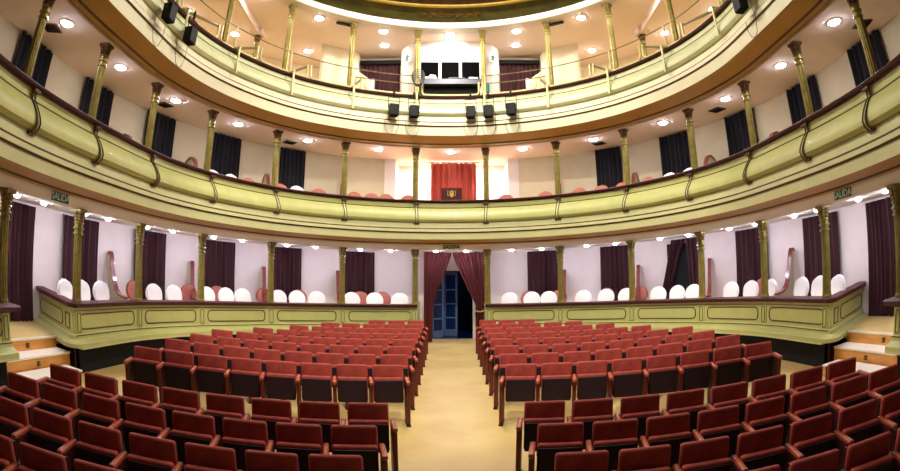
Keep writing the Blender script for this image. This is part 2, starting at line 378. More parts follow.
# lower boxes: panelled fronts
def box_front(a, b, label, cols, jut=.12, ret=None):
    mid = (a + b) / 2; p0 = at(mid, 0, .42)
    t = thing('box_parapet', label, 'parapet', p0)
    sw([(-.12, 1.15), (-.12, 1.22), (-.09, 1.235), (jut - .03, 1.235), (jut, 1.22), (jut - .02, 1.15)], a, b, 'handrail', 'rail', t, True)
    sw(shell([(.05, 1.15), (.05, 1.10), (.03, 1.09), (.03, .70), (.06, .685), (.07, .62), (.12, .60), (.17, .585), (.20, .565), (.20, .50)], .1), a, b, 'panelling', 'green', t)
    sw([(.03, .682), (.068, .682), (.070, .668), (.03, .668)], a, b, 'plinth_line', 'line', t)
    sw([(.03, 1.098), (.056, 1.098), (.056, 1.088), (.03, 1.088)], a, b, 'top_line', 'line', t)
    sw([(.0, .50), (.20, .50), (.20, .47), (0, .47)], a, b, 'plinth_edge', 'cream', t)
    cc = sorted([c for c in cols if min(a, b) - .3 < c < max(a, b) + .3])
    edges = [min(a, b)] + [c for c in cc if min(a, b) + .3 < c < max(a, b) - .3] + [max(a, b)]
    for c in cc:
        m = MB(); w = .085
        c = min(max(c, min(a, b) + .1), max(a, b) - .1)
        pr = R4(.0, .048, .70, 1.15); sweep(m, pr, c - w, c + w, step=.08)
        m.build('pilaster', 'green', t)
        m = MB(); roundrect_frame(m, c - .045, c + .045, .73, 1.05, .052, r=.012, rad=.007); m.build('pilaster_moulding', 'line', t)
    for i in range(len(edges) - 1):
        e0, e1 = edges[i] + .18, edges[i + 1] - .18
        if e1 - e0 < .4: continue
        m = MB(); roundrect_frame(m, e0, e1, .77, 1.03, .034, r=.10, rad=.012); m.build('panel_moulding', 'line', t, True)
    if ret:   # return panel running from the corner back to the wall
        m = MB(); A = at(ret[0], 0, 0); B = at(ret[1], DW, 0); d = (B - A).normalized(); L = (B - A).length; nn = Vector((-d.y, d.x, 0))
        if nn.y > 0: nn = -nn
        def fr(prof, nm, mt, u0=0., u1=None, sm=False):
            u1 = L if u1 is None else u1; q = MB(); n = len(prof)
            vs = [A + d * u0 + nn * dd + Vector((0, 0, z)) for dd, z in prof] + [A + d * u1 + nn * dd + Vector((0, 0, z)) for dd, z in prof]
            q.add(vs, [tuple(range(n)), tuple(range(n, 2 * n))[::-1]] + [(i, (i + 1) % n, n + (i + 1) % n, n + i) for i in range(n)])
            q.build(nm, mt, t, sm)
        fr([(-.12, 1.15), (-.12, 1.22), (-.09, 1.235), (.10, 1.235), (.13, 1.22), (.11, 1.15)], 'side_handrail', 'rail')
        fr(shell([(.05, 1.15), (.05, 1.10), (.03, 1.09), (.03, .70), (.06, .685), (.07, .62), (.12, .60), (.17, .585), (.20, .565), (.20, .50)], .1), 'side_panelling', 'green')
        fr(R4(-.02, .0, .0, .49), 'side_skirt', 'frame')
        cp = [(r_ + .0, z_) for r_, z_ in [(.05, 1.15), (.05, 1.10), (.03, 1.09), (.03, .70), (.06, .685), (.07, .62), (.12, .60), (.17, .585), (.20, .565), (.20, .50)]][::-1]
        q = MB(); q.lathe([(.03, .50)] + cp, (A.x, A.y, 0), 28); q.build('corner_post', 'green', t, True)
        q = MB(); q.lathe([(.02, 1.15), (.11, 1.15), (.13, 1.22), (.10, 1.236), (.02, 1.236)], (A.x, A.y, 0), 24); q.build('corner_cap', 'rail', t, True)
        for u0, u1, r in ((.08, .28, .012), (.42, L - .12, .10)):
            pts = []
            for cx_, cz_, a0 in ((u1 - r, 1.02 - r, 0), (u0 + r, 1.02 - r, 90), (u0 + r, .77 + r, 180), (u1 - r, .77 + r, 270)):
                for k in range(6): aa = radians(a0 + 18 * k); pts.append(A + d * (cx_ + r * cos(aa)) + nn * .034 + Vector((0, 0, cz_ + r * sin(aa))))
            q = MB(); q.tube(pts, .010, 6, closed=True); q.build('side_panel_moulding', 'line', t, True)
    return t
box_front(-11.08, -.94, 'long panelled green box front left of the central aisle with maroon rail', [-c for c in CS], ret=(-11.08, -10.25))
box_front(.94, 11.08, 'long panelled green box front right of the central aisle with maroon rail', CS, ret=(11.08, 10.25))
box_front(-SE, -12.72, 'short panelled box front at the far left edge before the steps', [-12.827, -14.6], jut=.3)
box_front(12.72, SE, 'short panelled box front at the far right edge before the steps', [12.827, 14.6], jut=.3)
# ends of the boxes beside the central door
for sx in (-1, 1):
    m = MB(); m.box((sx * .99, 14.7, .61), (.06, 1.7, 1.22)); struct(m.build('trim_box_end_' + ('left' if sx < 0 else 'right'), 'green', keep=True))

# ------------------------------------------------------------------ columns
def make_column(h, label, cap='bronze'):
    t = thing('column', label, 'column', (0, 0, 0), 0, None)
    m = MB(); m.lathe([(.088, .0), (.088, .03), (.078, .05), (.074, .12), (.070, h - .42), (.070, h - .4)], n=48, lobes=12, amp=.075); m.build('shaft', 'gold', t, False)
    m = MB(); m.lathe([(.072, h - .42), (.092, h - .41), (.092, h - .39), (.074, h - .375), (.074, h - .335), (.098, h - .32), (.098, h - .30), (.078, h - .285), (.078, h - .24), (.094, h - .225), (.09, h - .21), (.072, h - .2)], n=20); m.build('collar', 'gold', t, True)
    m = MB(); m.lathe([(.072, h - .2), (.09, h - .17), (.08, h - .15), (.10, h - .12), (.09, h - .1), (.112, h - .06), (.108, h - .045)], n=32, lobes=8, amp=.10); m.build('capital', cap, t, False)
    m = MB(); m.box((0, 0, h - .024), (.215, .215, .048), bevel=.008); m.build('abacus', cap, t)
    return t
def side(s): return 'left' if s < 0 else 'right'
tiers = [(1.235, Z1C, 'lower', 'standing on the box rail', 7, 0), (Z2F, Z2C, 'middle', 'in the middle gallery', 7, 0), (Z3F, Z3C, 'upper', 'in the upper gallery', 6, 0)]
for z0, z1, nm, where, n, dd in tiers:
    proto = None
    for k in (-1, 1):
        for i in range(n):
            s = CS[i] * k; lab = 'fluted gold column %s, %s %s of the centre' % (where, ORD[i + 1], side(s))
            p = at(s, dd, z0)
            if proto is None:
                proto = make_column(z1 - z0, lab, 'bronze' if nm == 'middle' else 'gcap'); proto.location = p; proto.rotation_euler.z = face(s); proto['group'] = nm + ' tier columns'
            else: dup(proto, p, face(s), lab)
# second line of columns at the back of the upper gallery, with the beam they carry
for k in (-1, 1):
    pts = [(-6.03, 13.28), (-7.6, 11.6), (-8.4, 9.6)]
    for j, (x, y) in enumerate(pts[:1]):
        c = make_column(Z3C - .22 - Z3F, 'short gold column far back in the upper gallery under a white beam, %s side' % side(k)); c.location = (-x * k, y, Z3F); c['group'] = 'rear gallery columns'
    m = MB(); A = Vector((6.03 * k, 13.28, Z3C - .11)); B = Vector((5.75 * k, 9.4, Z3C - .11)); mid = (A + B) / 2
    m.box(mid, ((A - B).length + .3, .16, .22), atan2((A - B).y, (A - B).x)); m.box(A + Vector((0, 0, 0)), (.4, .4, .2), 0)
    struct(m.build('trim_beam_' + side(k), 'ceil', keep=True))

# ------------------------------------------------------------------ downlights
def make_lamp(r, group, lm):
    t = thing('downlight', '', 'ceiling light', (0, 0, 0), 0, group)
    m = MB(); m.lathe([(r, -.012), (r * 1.0, -.016), (r * 1.25, -.014), (r * 1.3, -.001), (r, -.001)], n=20); m.build('ring', 'trimw', t, True)
    m = MB(); m.lathe([(r * .97, -.017), (r * .97, -.0165), (r * .8, -.034), (r * .45, -.045), (.001, -.05)][::-1], n=20); m.build('lens', lm, t, True)
    return t
def lamps(spots, z, r, group, label, lm):
    proto = None; cnt = {-1: 0, 1: 0}
    for s, d in sorted(spots, key=lambda q: (abs(q[0]), q[1])):
        k = -1 if s < 0 else 1
        if abs(s) < .01: lab = label + ' on the centre line' + (', nearer the back' if d < -.4 else ', at the front edge')
        else: cnt[k] += 1; lab = '%s, %s %s of the centre' % (label, ORD[cnt[k]], side(s))
        p = at(s, d, z) if abs(d) < 2 else Vector((d * k, abs(s), z))
        if proto is None: proto = make_lamp(r, group, lm); proto.location = p; proto['label'] = lab
        else: dup(proto, p, 0, lab)
sl = [.4, 1.6, 2.41, 3.62, 4.4, 5.62, 6.44, 7.61, 8.37, 9.55, 10.28, 11.5, 12.19]
lamps([(k * s, -.42) for s in sl for k in (-1, 1)], Z1C, .06, 'lower tier downlights', 'small bluish downlight over the lower boxes', 'lampl')
sm_ = [2.0, 4.0, 6.05, 8.03, 9.98, 11.9]
lamps([(k * s, -.31) for s in sm_ for k in (-1, 1)] + [(0, -.31)], Z2C, .115, 'middle gallery downlights', 'round white downlight in the middle gallery ceiling', 'lamp')
lamps([(k * s, -.19) for s in (2.03, 4.05, 6.05) for k in (-1, 1)] + [(0, -.1)] + [(14.71 * k, 2.14) for k in (-1, 1)] + [(15.01 * k, 4.83) for k in (-1, 1)] + [(13.44 * k, 6.96) for k in (-1, 1)] + [(11.63 * k, 7.9) for k in (-1, 1)] + [(0, -.42)], Z3C, .125, 'upper gallery downlights', 'round white downlight in the upper gallery ceiling', 'lampu')

# ceiling vents
def vent(x, y, z, rz, lab):
    t = thing('ceiling_vent', lab, 'vent', (x, y, z), rz, 'ceiling vents')
    Wt = W(t)
    m = MB(); m.box((0, 0, -.012), (.34, .34, .02)); m.v = [tuple(Wt @ Vector(q)) for q in m.v]; m.build('frame', 'vent', t)
    m = MB()
    for k in range(5): m.box((0, -.11 + .055 * k, -.028), (.28, .02, .012), 0, .5)
    m.v = [tuple(Wt @ Vector(q)) for q in m.v]; m.build('louvre', 'black', t)
for x, y, lab in ((-6.75, 5.45, 'nearest the left edge'), (-6.65, 9.62, 'left side, by the fourth column'), (-4.49, 13.05, 'left side, by the third column'), (7.0, 5.3, 'nearest the right edge'), (6.39, 10.16, 'right side, by the fourth column'), (4.2, 13.3, 'right side, by the third column')):
    vent(x, y, Z2C, atan2(x, -(y - 8)), 'square dark louvred vent in the middle gallery ceiling, ' + lab)

# ------------------------------------------------------------------ curtains
def wavy(mb, edge, z0, z1, folds, amp, mapf, nz=10, per=8, th=.02, ph=0.):
    """edge(z)->(u0,u1); mapf(u,d,z)->point; closed double-sided sheet"""
    nu = folds * per + 1; fr = []; bk = []
    for j in range(nz + 1):
        z = z0 + (z1 - z0) * j / nz; u0, u1 = edge(z)
        for i in range(nu):
            f = i / (nu - 1); w = sin(f * folds * 2 * pi + ph + .5 * sin(f * 17 + 2)) * amp * (.75 + .25 * sin(f * 9 + z * 1.3))
            fr.append(mapf(u0 + (u1 - u0) * f, w + th, z)); bk.append(mapf(u0 + (u1 - u0) * f, w - th, z))
    N = len(fr); fs = []
    for j in range(nz):
        for i in range(nu - 1):
            a = j * nu + i; fs.append((a, a + 1, a + 1 + nu, a + nu)); fs.append((N + a, N + a + nu, N + a + 1 + nu, N + a + 1))
    for i in range(nu - 1):
        fs.append((i, N + i, N + i + 1, i + 1)); a = nz * nu + i; fs.append((a, a + 1, N + a + 1, N + a))
    for j in range(nz):
        a = j * nu; fs.append((a, a + nu, N + a + nu, N + a)); a = j * nu + nu - 1; fs.append((a, N + a, N + a + nu, a + nu))
    mb.add(fr + bk, fs)
def wall_curtain(s0, s1, z0, z1, m, lab, grp, folds=6, edge=None, d=DW + .10):
    b = MB(); wavy(b, edge or (lambda z: (s0, s1)), z0, z1, folds, .05, lambda u, w, z: at(u, d + w, z), nz=8)
    o = b.build('curtain', m, None, True); tag(o, lab, 'curtain', grp); return o
c1 = [(1.85, 2.6), (3.66, 4.34), (5.28, 6.08), (7.07, 7.85), (8.83, 9.70), (10.6, 11.35)]
for k in (-1, 1):
    for i, (a, b) in enumerate(c1):
        if i == 5: z0 = Z1F
        else: z0 = Z1F
        lab = 'dark maroon curtain on the lower box wall, %s %s of the central door' % (ORD[i + 1], side(k))
        if k == 1 and i == 2: continue
        if i == 5: lab = 'tall maroon curtain hanging behind the %s side steps' % side(k)
        wall_curtain(*sorted((a * k, b * k)), z0 + .01, Z1C - .05, 'curt1', lab, 'maroon wall curtains' if i < 5 else 'curtains by the side steps')
# the half-open curtain right of the centre
def edL(z): f = max(0., min(1., (2.7 - z) / 1.5)); return (5.40 - .28 * f, 5.74 - .42 * f ** .8)
def edR(z): f = max(0., min(1., (2.7 - z) / 1.5)); return (5.76 + .10 * f, 6.10)
wall_curtain(0, 0, Z1F + .01, Z1C - .05, 'curt1', 'maroon curtain drawn aside to the left of a dark doorway, right side boxes', None, 4, edL)
wall_curtain(0, 0, Z1F + .01, Z1C - .05, 'curt1', 'narrow maroon curtain hanging right of the dark doorway, right side boxes', None, 3, edR)
struct(sw(R4(DW, DW + .02, Z1F, 2.6), 5.25, 5.95, 'door_2', 'dark', keep=True))  # flat black panel standing in for the unlit gap between the curtains
c2 = [(3.66, 4.3), (5.3, 6.02), (7.10, 7.86), (8.88, 9.68), (10.9, 11.88)]
for k in (-1, 1):
    for i, (a, b) in enumerate(c2):
        lab = 'near-black curtain on the middle gallery wall, %s %s of the centre box' % (ORD[i + 1], side(k))
        wall_curtain(*sorted((a * k, b * k)), Z2F + .01, Z2C - .03, 'curt2', lab, 'dark gallery curtains')
def flat_curtain(x0, x1, y, z0, z1, m, lab, grp, folds, edge=None, amp=.04):
    b = MB(); wavy(b, edge or (lambda z: (x0, x1)), z0, z1, folds, amp, lambda u, w, z: Vector((u, y - w, z)), nz=12)
    return b
b = flat_curtain(-.62, .80, 15.40, Z2F + .01, 5.535, 'curtr', '', None, 8, amp=.07)
o = b.build('curtain', 'curtr', None, True); tag(o, 'bright crimson gathered curtain closing the middle gallery centre box', 'curtain')
o = MB().tube([(-.72, 15.42, 5.56), (.9, 15.42, 5.56)], .014, 8).build('curtain_rod', 'steel'); tag(o, 'thin rod carrying the bright crimson curtain of the centre box', 'rod')
for k in (-1, 1):
    x0, x1 = sorted((1.69 * k + .0, 3.03 * k + .0))
    t = thing('stage_curtain', 'dark maroon curtain under a black pelmet beside the control cabin, %s' % side(k), 'curtain', ((x0 + x1) / 2, 15.6, Z3F), 0, 'control cabin curtains')
    b = flat_curtain(x0, x1, 15.62, Z3F + .01, 8.98, 'curtd', '', None, 9, amp=.045); b.build('drape', 'curt1', t, True)
    MB().box(((x0 + x1) / 2, 15.55, 9.04), (x1 - x0 + .05, .14, .13)).build('pelmet', 'dark', t)

# central door curtains, tied back
def interp(tab, z):
    for (z0, v0), (z1, v1) in zip(tab, tab[1:]):
        if z0 >= z >= z1: f = (z0 - z) / (z0 - z1); return v0 + (v1 - v0) * f
    return tab[-1][1] if z < tab[-1][0] else tab[0][1]
eL = [(2.72, .03), (2.43, -.06), (2.03, -.21), (1.57, -.41), (1.11, -.53), (.66, -.56), (0, -.56)]
eR = [(2.72, .03), (2.43, .12), (2.03, .30), (1.57, .50), (1.2, .68), (.95, .76), (.4, .71), (0, .70)]
t = thing('door_curtain', 'left velvet curtain of the central doorway, drawn to the left', 'curtain', (-.5, 14.8, 0), 0)
b = flat_curtain(0, 0, 14.8, .01, 2.72, '', '', None, 8, lambda z: (-.80, interp(eL, z)), .05); b.build('drape', 'curtd', t, True)
t = thing('door_curtain', 'right velvet curtain of the central doorway, tied back to the right', 'curtain', (.6, 14.8, 0), 0)
b = flat_curtain(0, 0, 14.8, .01, 2.72, '', '', None, 8, lambda z: (interp(eR, z), 1.0 if z > 1 else .95), .05); b.build('drape', 'curtd', t, True)
b = MB(); b.tube([(.72, 14.72, .95), (.85, 14.70, .93), (.98, 14.76, .97), (.98, 14.86, .97), (.85, 14.9, .95), (.72, 14.88, .95)], .02, 8, closed=True); b.build('tie_back', 'ochre', t, True)

# ------------------------------------------------------------------ central doorway
m = MB(); m.box((-.64, 15.53, 1.1), (.08, .12, 2.2)); m.box((.70, 15.53, 1.1), (.08, .12, 2.2)); m.box((.03, 15.53, 2.2), (1.42, .12, .08))
struct(m.build('trim_door_frame', 'wall1', keep=True))
def leaf(x0, x1, y0, y1, lab):
    a = Vector((x0, y0, 0)); d = Vector((x1 - x0, y1 - y0, 0)); L = d.length; d.normalize(); rz = atan2(d.y, d.x)
    t = thing('glass_door', lab, 'door', (x0, y0, 0), rz)
    f = MB()
    def bx(u, z, w, h, th=.045): f.box(a + d * u + Vector((0, 0, z)), (w, th, h), rz)
    bx(.03, 1.06, .06, 2.1); bx(L - .03, 1.06, .06, 2.1)
    for z, h in ((.12, .22), (.62, .04), (1.08, .04), (1.54, .04), (2.06, .09)): bx(L / 2, z, L, h)
    f.build('leaf_frame', 'bframe', t)
    for j, (z, h) in enumerate(((.41, .4), (.85, .44), (1.31, .44), (1.79, .46))):
        q = MB(); q.box(a + d * L / 2 + Vector((0, 0, z)), (L - .1, .012, h), rz); q.build('pane', 'bglass', t)
    q = MB(); q.tube([a + d * (L - .06) + Vector((0, -.05, 1.0)), a + d * (L - .06) + Vector((0, -.05, 1.25))], .012, 6); q.build('handle', 'steel', t)
leaf(-.60, -.24, 15.66, 15.9, 'left blue-lit glazed door leaf behind the central curtains, swung half shut')
leaf(-.22, .20, 16.2, 16.1, 'tall blue-lit glazed door leaf with four panes in the central doorway')
m = MB(); m.box((-1.3, 16.8, 1.25), (.1, 2.4, 2.7)); m.box((1.5, 16.8, 1.25), (.1, 2.4, 2.7)); m.box((.1, 18.0, 1.25), (2.9, .1, 2.7)); m.box((.1, 16.8, 2.6), (2.9, 2.4, .1))
struct(m.build('wall_foyer', 'dark', keep=True))  # the unlit foyer's darkness is put into the black wall colour
struct(MB().box((.1, 16.8, -.05), (2.9, 2.5, .1)).build('floor_foyer', 'bglass', keep=True))

# ------------------------------------------------------------------ scroll partitions between boxes
def make_partition(label, h=1.5, arch=False):
    # local: u runs from wall (0) to the front (-y local), z up
    t = thing('box_partition', label, 'partition')
    top = [(0, h - .06), (.04, h), (.12, h + .01), (.20, h - .05), (.28, h - .2), (.36, h - .42), (.46, h - .62), (.60, h - .77), (.75, h - .83), (.92, h - .86), (1.28, h - .87)]
    if arch: top = [(0, 1.0), (.15, 1.17), (.35, 1.30), (.55, 1.365), (.75, 1.37), (.92, 1.30), (1.05, 1.16), (1.15, .97), (1.22, .78), (1.28, .68)]
    poly = [(0, 0)] + [(u, z - .02) for u, z in top] + [(1.28, 0)]
    b = MB(); b.prism(poly, lambda u, v, k: (-.02 + .04 * k, -u, v)); b.build('panel', 'wall2', t)
    b = MB()
    vs = []
    for u, z in top: vs += [(-.05, -u, z - .02), (-.05, -u, z + .02), (.05, -u, z + .02), (.05, -u, z - .02)]
    fs = [(0, 1, 2, 3), tuple(len(vs) - 4 + i for i in range(4))[::-1]]
    for j in range(len(top) - 1):
        for i in range(4): a = j * 4 + i; c = j * 4 + (i + 1) % 4; fs.append((a, c, c + 4, a + 4))
    b.add(vs, fs); b.build('scroll_cap', 'pinkrim', t, True)
    return t
for zf, nm, grp in ((Z1F, 'lower boxes', 'lower box partitions'), (Z2F, 'middle gallery', 'middle gallery partitions')):
    proto = None
    for k in (-1, 1):
        for i, c in enumerate(CS[1:6] if zf < 1 else CS[1:7]):
            if zf < 1 and i == 4: continue
            sh = [.27, .47, .76, .56, .5, .5][i] if zf < 1 else .35
            A = at((c - sh) * k, DW, zf); B = at(c * k, -.2, zf); dv = B - A
            rz = atan2(dv.x, -dv.y); lab = 'scroll-topped partition with pinkish cap in the %s, %s %s of the centre' % (nm, ORD[i + 1], side(k))
            if proto is None: proto = make_partition(lab, arch=zf > 1); proto.location = A; proto.rotation_euler.z = rz; proto['group'] = grp
            else: dup(proto, A, rz, lab)

# ------------------------------------------------------------------ chairs in the boxes
def make_chair(label, backm, cover=False, grp=None):
    t = thing('box_chair', label, 'chair', (0, 0, 0), 0, grp)
    def oval(w, h, y, th, z, n=20, infl=.02):
        b = MB(); vs = []; rings = [(.0, -1, .0), (.7, -1, .0), (1, -.55, 0), (1, .55, 0), (.7, 1, 0), (0, 1, 0)]
        for r, sy, _ in rings:
            for i in range(n):
                a = 2 * pi * i / n; x = w / 2 * max(r, .001) * cos(a); zz = h / 2 * max(r, .001) * sin(a)
                e = 1 + .10 * abs(sin(2 * a))       # squarer than an ellipse
                vs.append((x * e, y + sy * th / 2 + zz * .16, z + zz * e))
        fs = []
        for j in range(len(rings) - 1):
            for i in range(n): a = j * n + i; c = j * n + (i + 1) % n; fs.append((a, c, c + n, a + n))
        b.add(vs, fs); return b
    oval(.425, .42, .2, .07, .70).build('backrest', backm, t, True)
    b = MB(); pts = [(.222 * 1.04 * cos(a), .225 + .222 * sin(a) * .16, .70 + .222 * sin(a)) for a in [2 * pi * i / 24 for i in range(24)]]; b.tube(pts, .018, 6, closed=True); b.build('back_frame', 'gwood' if not cover else backm, t, True)
    b = MB(); b.box((0, 0, .44), (.40, .40, .09), bevel=.035); b.build('seat', backm, t, True)
    for x in (-.18, .18):
        for y in (-.17, .18):
            b = MB(); b.lathe([(.014, 0), (.022, .12), (.018, .3), (.024, .4)], (x, y, 0), 8); b.build('leg', 'gwood', t, True)
    return t
sL = [(1.33, -1), (1.98, -1), (2.57, -1), (3.50, -1), (4.01, -1), (4.5, -1), (5.45, -1), (5.89, -1), (6.44, -1), (7.34, -1), (7.91, -1), (9.42, -1), (9.98, -1), (10.5, -1)]
sR = [(1.49, 1), (2.07, 1), (2.52, 1), (3.44, 1), (4.02, 1), (4.55, 1), (5.4, 1), (5.9, 1), (6.37, 1), (7.4, 1), (7.95, 1), (8.5, 1), (9.4, 1), (9.95, 1), (10.5, 1)]
proto = None
for lst in (sL, sR):
    for i, (s, k) in enumerate(lst):
        lab = 'round-backed white covered chair at the lower box rail, %s from the central door, %s side' % (ORD[i + 1], side(k))
        p = at(s * k, -.46, Z1F); rz = face(s * k) + random.uniform(-.06, .06)
        if proto is None: proto = make_chair(lab, 'cover', True, 'white box chairs'); proto.location = p; proto.rotation_euler.z = rz
        else: dup(proto, p, rz, lab)
proto = None
for k, lst in ((-1, [1.68, 2.24, 3.80, 4.66, 5.86, 6.62, 8.05]), (1, [1.92, 2.66, 3.86, 4.70, 7.88])):
    for i, s in enumerate(lst):
        lab = 'salmon velvet chair half hidden behind the white chairs, %s from the central door, %s side' % (ORD[i + 1], side(k))
        p = at(s * k, -1.02, Z1F); rz = face(s * k) + random.uniform(-.12, .12)
        if proto is None: proto = make_chair(lab, 'pink', False, 'salmon chairs in the lower boxes'); proto.location = p; proto.rotation_euler.z = rz
        else: dup(proto, p, rz, lab)
proto = {}
c2l = [(-1.15, 0), (-1.75, 0), (-2.14, 0), (-2.62, 0), (-3.59, 0), (-4.2, 1), (-4.67, 0), (-5.57, 0), (-6.08, 1), (-6.62, 1), (-7.6, 0), (1.48, 0), (2.56, 0), (3.49, 0), (4.11, 0), (4.70, 0), (5.42, 0), (6.04, 1), (6.62, 1)]
cnt = {}
for s, w in c2l:
    k = -1 if s < 0 else 1; cnt[k] = cnt.get(k, 0) + 1
    lab = '%s chair back peeping over the middle gallery rail, %s %s of the centre box' % (('white covered', 'salmon velvet')[1 - w], ORD[cnt[k]], side(s))
    p = at(s, -.12, Z2F + .15); rz = face(s)
    if w not in proto: proto[w] = make_chair(lab, 'cover' if w else 'pink', bool(w), 'middle gallery chairs'); proto[w].location = p; proto[w].rotation_euler.z = rz
    else: dup(proto[w], p, rz, lab)
sweep(MB(), R4(-.9, .1, Z2F, Z2F + .15), -SE, SE).build('floor_gallery_riser', 'floor', keep=True)['kind'] = 'structure'

# ------------------------------------------------------------------ side steps
for k in (-1, 1):
    # landing between the two box fronts and the wall, plus two steps
    sd = side(k)
    yy0, yy1 = 4.75, 6.62
    struct(sw(R4(DW, -.42, .44, Z1F), *sorted((11.0 * k, 12.9 * k)), 'floor_landing_' + sd, 'floor', keep=True))
    for j, (d0, d1, z) in enumerate(((-.46, -.09, .385), (-.05, .32, .19))):
        t = thing('stair_step', '%s wooden step of the short stair on the %s side' % (('upper', 'lower')[j], sd), 'step', at(11.9 * k, (d0 + d1) / 2, 0), 0, None)
        a, b = sorted(((11.12, 11.3)[j] * k, 12.74 * k))
        sweep(MB(), R4(d0, d1 + .02, z - .03, z), a, b).build('tread', 'tread', t)
        sweep(MB(), R4(d0, d1 - .005, fz(5.3), z - .03), a, b).build('riser', 'step', t)
    o = sw(R4(-.44, -.40, Z1F - .03, Z1F + .002), *sorted((11.12 * k, 12.74 * k)), 'trim_nosing_' + sd, 'tread', keep=True); struct(o)
    o = sw(R4(-.44, -.415, .385, Z1F - .03), *sorted((11.12 * k, 12.74 * k)), 'trim_riser_' + sd, 'step', keep=True); struct(o)

def text_mesh(body, size, name, m, parent, M4, depth=.004, bold=.0):
    cu = bpy.data.curves.new(name, 'FONT'); cu.body = body; cu.size = size; cu.align_x = 'CENTER'; cu.align_y = 'CENTER'; cu.extrude = depth; cu.offset = bold
    ob = bpy.data.objects.new(name, cu); COL.objects.link(ob)
    bpy.context.view_layer.update(); dg = bpy.context.evaluated_depsgraph_get()
    me = bpy.data.meshes.new_from_object(ob.evaluated_get(dg)); bpy.data.objects.remove(ob); bpy.data.curves.remove(cu)
    inv_ = W(parent).inverted() if parent else Matrix()
    me.transform(inv_ @ M4); o = bpy.data.objects.new(name, me); me.materials.clear(); me.materials.append(M[m]); COL.objects.link(o); o.parent = parent; return o
def facing(p, rz):   # text plane whose front looks to local -y
    return Matrix.Translation(p) @ Matrix.Rotation(rz, 4, 'Z') @ Matrix.Rotation(pi / 2, 4, 'X')
# row number plates on the risers
for k in (-1, 1):
    for j, (d, z, ch) in enumerate(((-.40, .47, '6'), (-.035, .28, '5'))):
        s = ((-11.89, -12.02) if k < 0 else (12.08, 12.02))[j]
        p = at(s, d, z); rz = face(s)
        t = thing('number_plate', 'small dark number plate on the %s riser of the %s side stair' % (('top', 'lower')[j], side(k)), 'plate', p, rz)
        MB().box(p, (.07, .012, .075), rz).build('plate', 'plaque', t)
        q = at(s, d + .009, z); text_mesh(ch, .07, 'digit', 'goldr', t, facing(q, rz), .002)
# SALIDA signs
for s, d, z, lab in ((-11.94, .37, 2.815, 'dark green SALIDA exit sign under the balcony at the far left'), (11.94, .37, 2.815, 'dark green SALIDA exit sign under the balcony at the far right'), (0.0, .38, 2.815, 'SALIDA exit sign above the central doorway curtains')):
    p = at(s, d, z); rz = face(s)
    t = thing('exit_sign', lab, 'sign', p, rz, None)
    MB().box(p, (.42, .02, .13), rz).build('sign_board', 'signg' if abs(s) > 1 else 'cream', t)
    text_mesh('SALIDA', .14, 'lettering', 'signt' if abs(s) > 1 else 'dark', t, facing(at(s, d + .014, z), rz), .002, .002)

# ------------------------------------------------------------------ theatre seats
def make_seat(label, grp, extra=False):
    t = thing('theatre_seat', label, 'seat', (0, 0, 0), 0, grp)
    b = MB(); b.box((0, .235, .68), (.43, .07, .36), 0, -.10, bevel=.03); b.build('backrest', 'velvet', t, True)
    b = MB(); b.box((0, .30, .60), (.40, .02, .44), 0, -.10); b.build('back_shell', 'frame', t)
    b = MB(); b.box((0, .115, .51), (.415, .09, .37), 0, -.10, bevel=.03); b.build('seat_cushion', 'velvet', t, True)
    b = MB(); b.box((0, .062, .495), (.39, .02, .33), 0, -.10, bevel=.008); b.build('seat_underside', 'shell', t)
    for x in ([-.25, .25] if extra else [-.25]):
        b = MB(); b.box((x, .03, .665), (.056, .36, .05), 0, 0, bevel=.018); b.build('armrest', 'arm', t, True)
        b = MB(); b.box((x, .09, .32), (.04, .36, .64), 0, 0, bevel=.01); b.box((x, .06, .012), (.06, .34, .024)); b.build('side_frame', 'frame', t)
        b = MB(); b.box((x, -.085, .35), (.05, .02, .60), 0, 0, bevel=.008); b.build('frame_edge', 'edge', t)
    return t
PROTO = {}
def seat(x, y, rz, label, grp, kind):
    z = fz(y)
    if kind not in PROTO:
        t = make_seat(label, grp, kind == 'end'); PROTO[kind] = t
        if kind == 'mirror': pass
        t.location = (x, y, z); t.rotation_euler.z = rz; return t
    r = dup(PROTO[kind], (x, y, z), rz, label); r['group'] = grp; return r
